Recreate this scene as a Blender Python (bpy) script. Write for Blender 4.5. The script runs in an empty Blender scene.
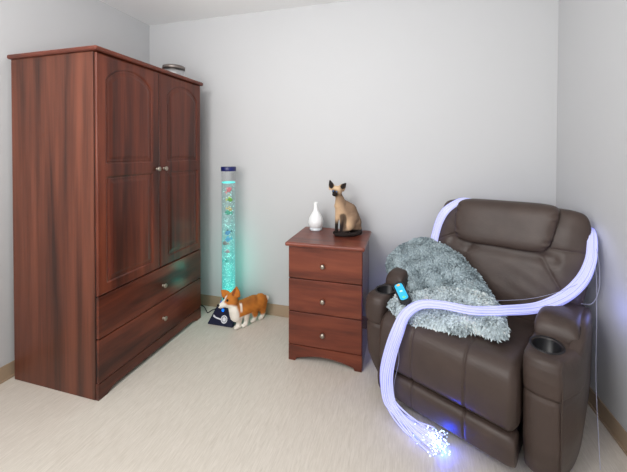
import bpy, bmesh, math, random
import numpy as np
from mathutils import Vector, Matrix, Euler

random.seed(7)
rng = np.random.default_rng(7)
SC = bpy.context.scene
COL = SC.collection
R = math.radians

# ------------------------------------------------------------------ helpers
def lin(c):
    return tuple((x/255/12.92) if x/255 <= 0.04045 else (((x/255)+0.055)/1.055)**2.4 for x in c)

def tag(o, label=None, cat=None, group=None, kind=None):
    if label: o['label'] = label
    if cat: o['category'] = cat
    if group: o['group'] = group
    if kind: o['kind'] = kind
    return o

def empty(name, loc=(0, 0, 0), rz=0.0):
    o = bpy.data.objects.new(name, None)
    o.location = loc
    o.rotation_euler = (0, 0, rz)
    o.empty_display_size = 0.05
    COL.objects.link(o)
    return o

def link_mesh(name, me, mat, parent=None, smooth=False):
    me.name = name
    if mat is not None and len(me.materials) == 0:
        for m in (mat if isinstance(mat, (list, tuple)) else [mat]):
            me.materials.append(m)
    if smooth:
        me.polygons.foreach_set('use_smooth', [True]*len(me.polygons))
    o = bpy.data.objects.new(name, me)
    COL.objects.link(o)
    if parent: o.parent = parent
    return o

def obj(name, bm, mat, parent=None, smooth=False):
    bmesh.ops.recalc_face_normals(bm, faces=bm.faces)
    me = bpy.data.meshes.new(name)
    bm.to_mesh(me); bm.free()
    return link_mesh(name, me, mat, parent, smooth)

def pyobj(name, verts, faces, mat, parent=None, smooth=True):
    me = bpy.data.meshes.new(name)
    me.from_pydata([tuple(map(float, v)) for v in verts], [], faces)
    me.update()
    bm = bmesh.new(); bm.from_mesh(me)
    bmesh.ops.recalc_face_normals(bm, faces=bm.faces)
    bm.to_mesh(me); bm.free()
    return link_mesh(name, me, mat, parent, smooth)

def add_box(bm, x0, x1, y0, y1, z0, z1, bev=0.0, seg=2):
    t = bmesh.new()
    vs = [t.verts.new((x, y, z)) for x in (x0, x1) for y in (y0, y1) for z in (z0, z1)]
    for f in ((0, 1, 3, 2), (4, 6, 7, 5), (0, 4, 5, 1), (2, 3, 7, 6), (0, 2, 6, 4), (1, 5, 7, 3)):
        t.faces.new([vs[i] for i in f])
    if bev > 0:
        bmesh.ops.bevel(t, geom=list(t.edges), offset=bev, segments=seg, profile=0.5, affect='EDGES')
    merge(bm, t)

def merge(bm, t, M=None):
    m = {}
    for v in t.verts:
        m[v] = bm.verts.new((M @ v.co) if M is not None else v.co)
    for f in t.faces:
        try: bm.faces.new([m[v] for v in f.verts])
        except ValueError: pass
    t.free()

def box(name, x0, x1, y0, y1, z0, z1, mat, parent=None, bev=0.003):
    bm = bmesh.new(); add_box(bm, x0, x1, y0, y1, z0, z1, bev)
    return obj(name, bm, mat, parent)

def add_lathe(bm, prof, center=(0, 0, 0), seg=32, M=None):
    """prof: list of (r, z); axis z through center; optional matrix"""
    rings = []
    c = Vector(center)
    for r, z in prof:
        if r < 1e-6:
            p = Vector((0, 0, z)); p = (M @ p) if M else p
            rings.append([bm.verts.new(p + c)])
        else:
            ring = []
            for i in range(seg):
                a = 2*math.pi*i/seg
                p = Vector((r*math.cos(a), r*math.sin(a), z)); p = (M @ p) if M else p
                ring.append(bm.verts.new(p + c))
            rings.append(ring)
    for A, B in zip(rings, rings[1:]):
        n = max(len(A), len(B))
        for i in range(n):
            j = (i+1) % n
            if len(A) == 1 and len(B) == 1: continue
            if len(A) == 1: bm.faces.new((A[0], B[i], B[j]))
            elif len(B) == 1: bm.faces.new((A[i], A[j], B[0]))
            else: bm.faces.new((A[i], A[j], B[j], B[i]))

def lathe(name, prof, center, mat, parent=None, seg=32, M=None):
    bm = bmesh.new(); add_lathe(bm, prof, center, seg, M)
    return obj(name, bm, mat, parent, smooth=True)

def catmull(P, n):
    P = np.asarray(P, float)
    Q = np.vstack([2*P[0]-P[1], P, 2*P[-1]-P[-2]])
    L = np.concatenate([[0], np.cumsum(np.linalg.norm(np.diff(P, axis=0), axis=1)+1e-9)])
    out = []
    for s in np.linspace(0, L[-1], n):
        k = min(max(int(np.searchsorted(L, s, side='right'))-1, 0), len(P)-2)
        t = (s-L[k])/(L[k+1]-L[k])
        p0, p1, p2, p3 = Q[k], Q[k+1], Q[k+2], Q[k+3]
        out.append(0.5*((2*p1)+(-p0+p2)*t+(2*p0-5*p1+4*p2-p3)*t*t+(-p0+3*p1-3*p2+p3)*t**3))
    return np.array(out)

def frames(C):
    T = np.gradient(C, axis=0); T /= np.linalg.norm(T, axis=1)[:, None]+1e-12
    n = np.cross(T[0], [0, 0, 1.0])
    if np.linalg.norm(n) < 1e-3: n = np.cross(T[0], [0, 1.0, 0])
    n /= np.linalg.norm(n); N = [n]
    for i in range(1, len(C)):
        n = N[-1]-T[i]*np.dot(N[-1], T[i]); n /= np.linalg.norm(n)+1e-12; N.append(n)
    N = np.array(N); B = np.cross(T, N)
    return T, N, B

def tube_data(C, r, seg=6, base=0):
    C = np.asarray(C, float); n = len(C)
    r = np.full(n, r) if np.isscalar(r) else np.asarray(r)
    T, N, B = frames(C)
    V, F = [], []
    for i in range(n):
        for k in range(seg):
            a = 2*math.pi*k/seg
            V.append(C[i]+r[i]*(math.cos(a)*N[i]+math.sin(a)*B[i]))
    for i in range(n-1):
        for k in range(seg):
            j = (k+1) % seg
            F.append((base+i*seg+k, base+i*seg+j, base+(i+1)*seg+j, base+(i+1)*seg+k))
    F.append(tuple(base+k for k in reversed(range(seg))))
    F.append(tuple(base+(n-1)*seg+k for k in range(seg)))
    return V, F

def tube(name, pts, r, mat, parent=None, n=40, seg=8):
    V, F = tube_data(catmull(pts, n), r, seg)
    return pyobj(name, V, F, mat, parent)

def loft(sections, closed_caps=True):
    """sections: (S, N, 3) loops -> verts, faces"""
    S = np.asarray(sections); s, n, _ = S.shape
    V = S.reshape(-1, 3); F = []
    for i in range(s-1):
        for k in range(n):
            j = (k+1) % n
            F.append((i*n+k, i*n+j, (i+1)*n+j, (i+1)*n+k))
    V = list(V)
    if closed_caps:
        c0 = len(V); V.append(S[0].mean(0)); V.append(S[-1].mean(0))
        for k in range(n):
            j = (k+1) % n
            F.append((c0, j, k)); F.append((c0+1, (s-1)*n+k, (s-1)*n+j))
    return V, F

def smooth01(x): 
    x = np.clip(x, 0, 1); return x*x*(3-2*x)

def add_colors(me, cols):
    ca = me.color_attributes.new('Col', 'FLOAT_COLOR', 'POINT')
    a = np.ones((len(me.vertices), 4), np.float32); a[:, :3] = cols
    ca.data.foreach_set('color', a.ravel())

def verts_of(me):
    a = np.empty(len(me.vertices)*3, np.float32); me.vertices.foreach_get('co', a)
    return a.reshape(-1, 3)

def bake(o):
    """apply an object's modifiers without operators"""
    dg = bpy.context.evaluated_depsgraph_get(); dg.update()
    me = bpy.data.meshes.new_from_object(o.evaluated_get(dg))
    return me

def blob(name, caps, voxel, smooth_it=6):
    """one continuous skin round a set of tapered capsules (p0, r0, p1, r1)"""
    bm = bmesh.new(); bmesh.ops.create_icosphere(bm, subdivisions=2, radius=1.0)
    bm.verts.index_update()
    sv = np.array([v.co[:] for v in bm.verts]); sf = np.array([[v.index for v in f.verts] for f in bm.faces]); bm.free()
    V, F = [], []
    for p0, r0, p1, r1 in caps:
        p0, p1 = np.array(p0), np.array(p1)
        n = max(2, int(np.linalg.norm(p1-p0)/(0.35*min(r0, r1)))+1)
        for i in range(n):
            t = i/(n-1)
            F.append(sf+len(V)*len(sv)); V.append(sv*(r0+(r1-r0)*t)+p0+(p1-p0)*t)
    me = bpy.data.meshes.new(name); me.from_pydata(np.vstack(V).tolist(), [], np.vstack(F).tolist()); me.update()
    o = bpy.data.objects.new(name, me); COL.objects.link(o)
    m = o.modifiers.new('r', 'REMESH'); m.mode = 'VOXEL'; m.voxel_size = voxel
    s = o.modifiers.new('s', 'SMOOTH'); s.factor = 0.5; s.iterations = smooth_it
    out = bake(o)
    bpy.data.objects.remove(o); bpy.data.meshes.remove(me)
    return out

# ------------------------------------------------------------------ materials
def new_mat(name):
    m = bpy.data.materials.new(name); m.use_nodes = True
    nt = m.node_tree
    return m, nt, nt.nodes['Principled BSDF']

def N(nt, t, **kw):
    n = nt.nodes.new(t)
    for k, v in kw.items(): setattr(n, k, v)
    return n

def plain(name, rgb, rough=0.5, metal=0.0, emit=None, estr=0.0, spec=0.5, bump=None):
    m, nt, b = new_mat(name)
    b.inputs['Base Color'].default_value = (*lin(rgb), 1)
    b.inputs['Roughness'].default_value = rough
    b.inputs['Metallic'].default_value = metal
    b.inputs['Specular IOR Level'].default_value = spec
    if emit:
        b.inputs['Emission Color'].default_value = (*lin(emit), 1)
        b.inputs['Emission Strength'].default_value = estr
    if bump:
        sc, st, di = bump
        tc = N(nt, 'ShaderNodeTexCoord'); no = N(nt, 'ShaderNodeTexNoise')
        no.inputs['Scale'].default_value = sc; no.inputs['Detail'].default_value = 3
        bp = N(nt, 'ShaderNodeBump'); bp.inputs['Strength'].default_value = st; bp.inputs['Distance'].default_value = di
        nt.links.new(tc.outputs['Object'], no.inputs['Vector'])
        nt.links.new(no.outputs['Fac'], bp.inputs['Height'])
        nt.links.new(bp.outputs['Normal'], b.inputs['Normal'])
    return m

def wood(name, scale, dark, mid, light, rough=0.34):
    """cherry laminate: grain streaks stretched by the mapping scale"""
    m, nt, b = new_mat(name)
    tc = N(nt, 'ShaderNodeTexCoord')
    mp = N(nt, 'ShaderNodeMapping'); mp.inputs['Scale'].default_value = scale
    nt.links.new(tc.outputs['Object'], mp.inputs['Vector'])
    n1 = N(nt, 'ShaderNodeTexNoise'); n1.inputs['Scale'].default_value = 1.0; n1.inputs['Detail'].default_value = 4; n1.inputs['Roughness'].default_value = .55
    n1.inputs['Distortion'].default_value = .25
    n2 = N(nt, 'ShaderNodeTexNoise'); n2.inputs['Scale'].default_value = 7.0; n2.inputs['Detail'].default_value = 3
    nt.links.new(mp.outputs['Vector'], n1.inputs['Vector']); nt.links.new(mp.outputs['Vector'], n2.inputs['Vector'])
    mx = N(nt, 'ShaderNodeMath', operation='MULTIPLY_ADD'); mx.inputs[1].default_value = .16
    ad = N(nt, 'ShaderNodeMath', operation='MULTIPLY_ADD'); ad.inputs[1].default_value = .85; ad.inputs[2].default_value = .0
    nt.links.new(n1.outputs['Fac'], ad.inputs[0])
    nt.links.new(n2.outputs['Fac'], mx.inputs[0]); nt.links.new(ad.outputs[0], mx.inputs[2])
    cr = N(nt, 'ShaderNodeValToRGB')
    e = cr.color_ramp.elements
    e[0].position = .36; e[0].color = (*lin(dark), 1)
    e[1].position = .70; e[1].color = (*lin(light), 1)
    x = e.new(.52); x.color = (*lin(mid), 1)
    nt.links.new(mx.outputs[0], cr.inputs['Fac'])
    nt.links.new(cr.outputs['Color'], b.inputs['Base Color'])
    b.inputs['Roughness'].default_value = rough
    b.inputs['Specular IOR Level'].default_value = .4
    return m

D, Mi, Li = (56, 25, 16), (92, 42, 27), (122, 61, 40)
wood_side = wood('cherry_side', (12, 12, .55), (54, 30, 22), (88, 47, 33), (114, 64, 46), .45)
wood_door = wood('cherry_door', (12, 12, .6), D, Mi, Li)
wood_draw = wood('cherry_drawer', (9, 1.2, 9), D, Mi, Li, .28)
wood_ndraw = wood('cherry_nightstand_drawer', (1.4, 9, 11), (76, 34, 22), (107, 50, 33), (128, 66, 44), .42)
wood_ntop = wood('cherry_nightstand_top', (2.0, 12, 9), (84, 40, 30), (114, 56, 42), (138, 75, 58), .3)
wood_trim = wood('cherry_trim', (3, 3, 12), (76, 34, 23), (104, 50, 35), (132, 67, 46), .35)

wall_m = plain('wall_paint', (197, 198, 200), .75, bump=(180, .05, .002), spec=.3)
ceil_m = plain('ceiling_paint', (240, 240, 240), .9, bump=(160, .08, .002), spec=.2)
def floor_mat():
    m, nt, b = new_mat('vinyl_floor')
    tc = N(nt, 'ShaderNodeTexCoord')
    mp = N(nt, 'ShaderNodeMapping'); mp.inputs['Scale'].default_value = (110, 9, 20); mp.inputs['Rotation'].default_value = (0, 0, R(2))
    n1 = N(nt, 'ShaderNodeTexNoise'); n1.inputs['Scale'].default_value = 1.4; n1.inputs['Detail'].default_value = 8; n1.inputs['Roughness'].default_value = .7
    n1.inputs['Distortion'].default_value = 1.0
    cr = N(nt, 'ShaderNodeValToRGB'); e = cr.color_ramp.elements
    e[0].position = .30; e[0].color = (*lin((198, 190, 178)), 1)
    e[1].position = .66; e[1].color = (*lin((221, 214, 204)), 1)
    nt.links.new(tc.outputs['Object'], mp.inputs['Vector']); nt.links.new(mp.outputs['Vector'], n1.inputs['Vector'])
    nt.links.new(n1.outputs['Fac'], cr.inputs['Fac']); nt.links.new(cr.outputs['Color'], b.inputs['Base Color'])
    b.inputs['Roughness'].default_value = .5; b.inputs['Specular IOR Level'].default_value = .35
    return m
floor_m = floor_mat()
base_m = plain('baseboard_vinyl', (168, 146, 122), .5)
chrome = plain('brushed_nickel', (172, 163, 150), .28, 1.0)
tin_m = plain('tin', (190, 190, 192), .3, 1.0)
tin_d = plain('tin_rim', (128, 120, 116), .4, .8)
black = plain('black_plastic', (22, 22, 26), .4)
gap_shade = plain('painted_gap_shade', (18, 10, 8), .8)

def leather(name, rgb):
    m, nt, b = new_mat(name)
    tc = N(nt, 'ShaderNodeTexCoord')
    vo = N(nt, 'ShaderNodeTexVoronoi'); vo.inputs['Scale'].default_value = 220
    no = N(nt, 'ShaderNodeTexNoise'); no.inputs['Scale'].default_value = 9; no.inputs['Detail'].default_value = 4
    for t in (vo, no): nt.links.new(tc.outputs['Object'], t.inputs['Vector'])
    b1 = N(nt, 'ShaderNodeBump'); b1.inputs['Strength'].default_value = .12; b1.inputs['Distance'].default_value = .002
    b2 = N(nt, 'ShaderNodeBump'); b2.inputs['Strength'].default_value = .25; b2.inputs['Distance'].default_value = .012
    nt.links.new(vo.outputs['Distance'], b1.inputs['Height']); nt.links.new(no.outputs['Fac'], b2.inputs['Height'])
    nt.links.new(b1.outputs['Normal'], b2.inputs['Normal']); nt.links.new(b2.outputs['Normal'], b.inputs['Normal'])
    mxr = N(nt, 'ShaderNodeValToRGB'); e = mxr.color_ramp.elements
    e[0].position = .3; e[0].color = (*[c*.85 for c in lin(rgb)], 1); e[1].position = .7; e[1].color = (*[c*1.12 for c in lin(rgb)], 1)
    nt.links.new(no.outputs['Fac'], mxr.inputs['Fac']); nt.links.new(mxr.outputs['Color'], b.inputs['Base Color'])
    b.inputs['Roughness'].default_value = .45; b.inputs['Specular IOR Level'].default_value = .36
    return m
leath = leather('brown_leather', (68, 56, 51))

def attr_mat(name, rough=.8, bump=None, sheen=0.0):
    m, nt, b = new_mat(name)
    at = N(nt, 'ShaderNodeVertexColor', layer_name='Col')
    nt.links.new(at.outputs['Color'], b.inputs['Base Color'])
    b.inputs['Roughness'].default_value = rough; b.inputs['Specular IOR Level'].default_value = .25
    if bump:
        tc = N(nt, 'ShaderNodeTexCoord'); no = N(nt, 'ShaderNodeTexNoise'); no.inputs['Scale'].default_value = bump[0]; no.inputs['Detail'].default_value = 4
        bp = N(nt, 'ShaderNodeBump'); bp.inputs['Strength'].default_value = bump[1]; bp.inputs['Distance'].default_value = .004
        nt.links.new(tc.outputs['Object'], no.inputs['Vector']); nt.links.new(no.outputs['Fac'], bp.inputs['Height']); nt.links.new(bp.outputs['Normal'], b.inputs['Normal'])
    return m
fur_m = attr_mat('short_fur', .85, (220, .35))
shag_m = attr_mat('shaggy_pile', .9)

# ------------------------------------------------------------------ camera
def make_camera():
    f, yaw, pitch, cy, roll = 318.87, R(15.411), R(0.808), 157.59, R(0.1124)
    F = Vector((-math.sin(yaw)*math.cos(pitch), math.cos(yaw)*math.cos(pitch), -math.sin(pitch)))
    Rt = Vector((math.cos(yaw), math.sin(yaw), 0)); U = Rt.cross(F)
    R2 = math.cos(roll)*Rt+math.sin(roll)*U; U2 = -math.sin(roll)*Rt+math.cos(roll)*U
    cd = bpy.data.cameras.new('camera'); cd.sensor_width = 36; cd.sensor_fit = 'HORIZONTAL'
    cd.lens = f/627*36; cd.shift_y = (cy-236)/627; cd.clip_start = .05
    o = bpy.data.objects.new('camera', cd); COL.objects.link(o)
    M = Matrix((R2, U2, -F)).transposed().to_4x4(); M.translation = (0, 0, 1.28)
    o.matrix_world = M
    SC.camera = o
make_camera()

# ------------------------------------------------------------------ room
XL, XR, YB, YF, ZC = -2.139, .9377, 2.331, -1.1, 2.3964
def struct(name, *b, mat, bev=0):
    return tag(box(name, *b, mat, None, bev), kind='structure')
struct('floor', XL-.1, XR+.1, YF, YB+.1, -.1, 0, mat=floor_m)
struct('ceiling', XL-.1, XR+.1, YF, YB+.1, ZC, ZC+.1, mat=ceil_m)
struct('wall_back', XL-.1, XR+.1, YB, YB+.1, 0, ZC, mat=wall_m)
struct('wall_left', XL-.1, XL, YF, YB, 0, ZC, mat=wall_m)
struct('wall_right', XR, XR+.1, YF, YB, 0, ZC, mat=wall_m)
def baseboard(name, x0, x1, y0, y1, axis):
    bm = bmesh.new(); add_box(bm, x0, x1, y0, y1, 0, .088, .002)
    # coved toe strip at the floor
    if axis == 'x': add_box(bm, x0, x1, y0-.006, y0+.001, 0, .012, .002)
    elif axis == 'l': add_box(bm, x1-.001, x1+.006, y0, y1, 0, .012, .002)
    else: add_box(bm, x0-.006, x0+.001, y0, y1, 0, .012, .002)
    tag(obj(name, bm, base_m), kind='structure')
baseboard('baseboard_back', XL+.006, XR-.006, YB-.006, YB-.0002, 'x')
baseboard('baseboard_left', XL+.0002, XL+.006, YF, YB-.0065, 'l')
baseboard('baseboard_right', XR-.006, XR-.0002, YF, YB-.0065, 'r')

# small white fitting on the ceiling
t = empty('ceiling_sprinkler', (-.575, 2.205, ZC))
tag(t, 'small round white sprinkler fitting on the ceiling near the back wall', 'sprinkler')
spr_m = plain('white_enamel', (245, 245, 245), .4)
lathe('cover_plate', [(0, -.006), (.03, -.006), (.04, -.003), (.042, -.0003), (0, -.0003)], (0, 0, 0), spr_m, t)
lathe('sprinkler_head', [(0, -.030), (.012, -.030), (.012, -.026), (.005, -.024), (.007, -.006), (0, -.006)], (0, 0, 0), spr_m, t, 16)

# ------------------------------------------------------------------ panels with routed mouldings
def sd_box(y, z, y0, y1, z0, z1):
    cx, cz = (y0+y1)/2, (z0+z1)/2
    qx, qz = abs(y-cx)-(y1-y0)/2, abs(z-cz)-(z1-z0)/2
    return np.hypot(np.maximum(qx, 0), np.maximum(qz, 0))+np.minimum(np.maximum(qx, qz), 0)

def sd_arch(y, z, y0, y1, z0, zs, rise):
    """rectangle with a segmental arch on top: shoulders at zs, crown at zs+rise"""
    w = (y1-y0)/2; cy = (y0+y1)/2
    rad = (w*w+rise*rise)/(2*rise); cz = zs+rise-rad
    dc = np.hypot(y-cy, z-cz)-rad
    return np.maximum(np.maximum(np.maximum(y0-y, y-y1), z0-z), np.where(z > cz, dc, -1e9))

def door(name, y0, y1, z0, z1, xb, xf, panels, parent, step=.0032):
    """door facing +X with routed panels; a dense front skin carries the profile"""
    ny = int((y1-y0)/step)+1; nz = int((z1-z0)/step)+1
    ys = np.linspace(y0, y1, ny); zs = np.linspace(z0, z1, nz)
    Y, Z = np.meshgrid(ys, zs)
    e = np.minimum(np.minimum(Y-y0, y1-Y), np.minimum(Z-z0, z1-Z))
    X = np.full_like(Y, xf)-.0035*(1-smooth01(e/.007))
    for fn in panels:
        s = fn(Y, Z)
        X -= .0075*np.exp(-(s/.0048)**2)                       # groove
        X -= .0045*smooth01(-s/.012)*(1-smooth01((-s-.012)/.022))    # shallow bevel inside
    V = np.stack([X, Y, Z], -1).reshape(-1, 3).tolist(); F = []
    for j in range(nz-1):
        for i in range(ny-1):
            a = j*ny+i; F.append((a, a+1, a+ny+1, a+ny))
    # edge walls + back
    rim = [j*ny for j in range(nz)]
    loop = list(range(ny))+[j*ny+ny-1 for j in range(1, nz)]+[(nz-1)*ny+i for i in range(ny-2, -1, -1)]+[j*ny for j in range(nz-2, 0, -1)]
    b0 = len(V)
    for k in loop: V.append((xb, V[k][1], V[k][2]))
    n = len(loop)
    for k in range(n):
        F.append((loop[k], b0+k, b0+(k+1) % n, loop[(k+1) % n]))
    F.append(tuple(b0+k for k in range(n)))
    o = pyobj(name, V, F, wood_door, parent, smooth=True)
    return o

def knob(parent, p, axis):
    M = Matrix.Rotation(R(90), 3, 'Y') if axis == 'x' else Matrix.Rotation(R(90), 3, 'X')
    return lathe('knob', [(0, 0), (.009, 0), (.0075, .004), (.005, .008), (.0055, .013), (.012, .017), (.0145, .021), (.0135, .025), (.008, .028), (0, .029)], p, chrome, parent, 20, M)

# ------------------------------------------------------------------ wardrobe
W0, W1, WY0, WY1, WH = -2.0985, -1.4945, 1.2708, 2.1438, 1.8221
w = empty('wardrobe', (0, 0, 0))
tag(w, 'tall dark cherry wardrobe with two arched-panel doors standing against the left wall', 'wardrobe')
xc = W1-.021
bm = bmesh.new(); add_box(bm, W0, xc, WY0+.018, WY1-.018, .05, WH-.025, 0)
add_box(bm, W0, xc, WY0, WY0+.018, 0, WH-.025, .0015); add_box(bm, W0, xc, WY1-.018, WY1, 0, WH-.025, .0015)
obj('carcass', bm, wood_side, w)
bm = bmesh.new(); add_box(bm, W0-.012, W1+.016, WY0-.016, WY1+.016, WH-.025, WH, .009, 3)
obj('top_board', bm, wood_trim, w)
box('face_frame', xc, xc+.004, WY0+.004, WY1-.004, .05, WH-.027, gap_shade, w, .0005)  # frame coloured near-black to stand in for shade in the door and drawer gaps
ymid = 1.7085
for y0, y1, ky in ((WY0+.003, ymid-.002, 1.684), (ymid+.002, WY1-.003, 1.745)):
    a0, a1 = (1.333, 1.641) if y0 < 1.5 else (1.786, 2.093)
    d = door('door', y0, y1, .540, WH-.029, xc+.005, W1,
             [lambda Y, Z, a0=a0, a1=a1: sd_arch(Y, Z, a0, a1, 1.228, 1.664, .076),
              lambda Y, Z, a0=a0, a1=a1: sd_box(Y, Z, a0, a1, .600, 1.146)], w)
    knob(d, (W1-.001, ky, 1.178), 'x')
for z0, z1, kz in ((.318, .534, .416), (.088, .312, .201)):
    bm = bmesh.new(); add_box(bm, xc+.005, W1, WY0+.003, WY1-.003, z0, z1, .0035, 3)
    d = obj('drawer', bm, wood_draw, w)
    knob(d, (W1-.001, 1.732, kz), 'x')
# plinth with a low cut-out between two feet
def plinth(name, mapf, s0, s1, zt, foot, rise, th, mat, parent, arch=False):
    n = 40; pts = [(s0, 0)]
    pts.append((s0+foot, 0))
    for i in range(n+1):
        t_ = i/n; s = s0+foot+(s1-s0-2*foot)*t_
        if arch: z = rise*(0.35+.65*math.sin(math.pi*t_)) if 0 < i < n else rise*.3
        else: z = rise*min(1, min(t_, 1-t_)*18)
        if i == 0 or i == n: z = 0.0
        pts.append((s, z))
    pts += [(s1-foot, 0), (s1, 0)]
    bm = bmesh.new()
    lower = []
    for s, z in pts:
        if not lower or abs(s-lower[-1][0])+abs(z-lower[-1][1]) > 1e-6: lower.append((s, z))
    A = [[bm.verts.new(mapf(s, z, k)) for s, z in lower] for k in (0, th)]
    B = [[bm.verts.new(mapf(s, zt, k)) for s, z in lower] for k in (0, th)]
    m = len(lower)
    for k in range(m-1):
        if abs(lower[k][0]-lower[k+1][0]) < 1e-7: continue
        bm.faces.new((A[0][k], A[0][k+1], B[0][k+1], B[0][k]))
        bm.faces.new((A[1][k], A[1][k+1], B[1][k+1], B[1][k]))
        bm.faces.new((B[0][k], B[0][k+1], B[1][k+1], B[1][k]))
        bm.faces.new((A[0][k], A[0][k+1], A[1][k+1], A[1][k]))
    for k in (0, m-1):
        bm.faces.new((A[0][k], B[0][k], B[1][k], A[1][k]))
    return obj(name, bm, mat, parent)
plinth('plinth', lambda s, z, k: (W1-.002-k, s, z), WY0+.002, WY1-.002, .084, .05, .024, .017, wood_draw, w)

# round tin on top of the wardrobe
t = empty('storage_tin', (-1.60, 1.975, WH))
tag(t, 'small round silver tin standing on top of the wardrobe', 'tin')
lathe('tin_body', [(0, .0005), (.072, .0005), (.074, .004), (.074, .062), (0, .062)], (0, 0, 0), tin_m, t, 40)
lathe('lid', [(.0745, .060), (.077, .061), (.077, .081), (.073, .085), (.06, .083), (0, .083)], (0, 0, 0), tin_d, t, 40)

# ------------------------------------------------------------------ nightstand
NX0, NX1, NY0, NY1, NH = -.669, -.2152, 1.8504, 2.2564, .737
n_ = empty('nightstand', (0, 0, 0))
tag(n_, 'cherry nightstand with three drawers against the back wall beside the recliner', 'nightstand')
nside = wood('cherry_nightstand_side', (12, 12, .55), (66, 36, 28), (98, 53, 41), (122, 70, 55), .14)
bm = bmesh.new(); add_box(bm, NX0+.018, NX1-.018, NY0+.021, NY1, .07, NH-.024, 0)
add_box(bm, NX0, NX0+.018, NY0+.021, NY1, 0, NH-.024, .0015); add_box(bm, NX1-.018, NX1, NY0+.021, NY1, 0, NH-.024, .0015)
obj('carcass', bm, nside, n_)
bm = bmesh.new(); add_box(bm, NX0-.016, NX1+.016, NY0-.026, NY1+.004, NH-.025, NH, .009, 3)
obj('top_board', bm, wood_ntop, n_)
for z0, z1, kz in ((.513, .709, .603), (.308, .508, .392), (.101, .303, .189)):
    bm = bmesh.new(); add_box(bm, NX0+.001, NX1-.001, NY0, NY0+.018, z0, z1, .0035, 3)
    d = obj('drawer', bm, wood_ndraw, n_)
    knob(d, (-.449, NY0+.001, kz), 'y')
plinth('plinth', lambda s, z, k: (s, NY0+.002+k, z), NX0+.001, NX1-.001, .097, .042, .046, .017, wood_ndraw, n_, arch=True)

# ------------------------------------------------------------------ aroma diffuser
t = empty('aroma_diffuser', (-.580, 2.17, NH))
tag(t, 'white teardrop aroma diffuser standing on the nightstand beside the cat', 'diffuser')
por = plain('white_porcelain', (238, 240, 242), .3)
lathe('bottle', [(.040, .020), (.047, .030), (.0525, .050), (.0525, .066), (.048, .086), (.039, .104), (.0285, .120), (.020, .136), (.0155, .152), (.0135, .172), (.014, .190), (.012, .198), (.006, .195), (.004, .188), (0, .188)], (0, 0, 0), por, t, 40)
lathe('base', [(0, .0004), (.040, .0004), (.043, .003), (.0435, .010), (.0405, .0195), (0, .0195)], (0, 0, 0), plain('diffuser_base', (214, 222, 228), .3), t, 40)

# ------------------------------------------------------------------ animals
def sphere_part(name, p, r, mat, parent, scale=(1, 1, 1), rot=None):
    bm = bmesh.new()
    M = Matrix.Translation(Vector(p)) @ (rot.to_4x4() if rot else Matrix.Identity(4)) @ Matrix.Diagonal((*scale, 1))
    bmesh.ops.create_uvsphere(bm, u_segments=16, v_segments=10, radius=r, matrix=M)
    return obj(name, bm, mat, parent, True)

def ear_caps(b, t, w, side, n=4, r0=.008):
    """flattened triangular ear out of a fan of capsules: b base centre, t tip, side = half-width vector"""
    b, t, side = Vector(b), Vector(t), Vector(side)
    out = []
    for k in range(n+1):
        s = -1+2*k/n
        out.append((b+side*s, r0, t, r0*.6))
        m = b.lerp(t, .45)
        out.append((b+side*s, r0, m+side*s*.75, r0*.8))
        out.append((m+side*s*.75, r0*.8, t, r0*.6))
    return out

def dist_seg(P, a, b):
    a, b = np.array(a), np.array(b); d = b-a
    t_ = np.clip(((P-a)@d)/(d@d+1e-12), 0, 1)
    return np.linalg.norm(P-(a+t_[:, None]*d), axis=1)

def mixc(base, col, w_):
    return base*(1-w_[:, None])+np.array(col)[None]*w_[:, None]

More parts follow.
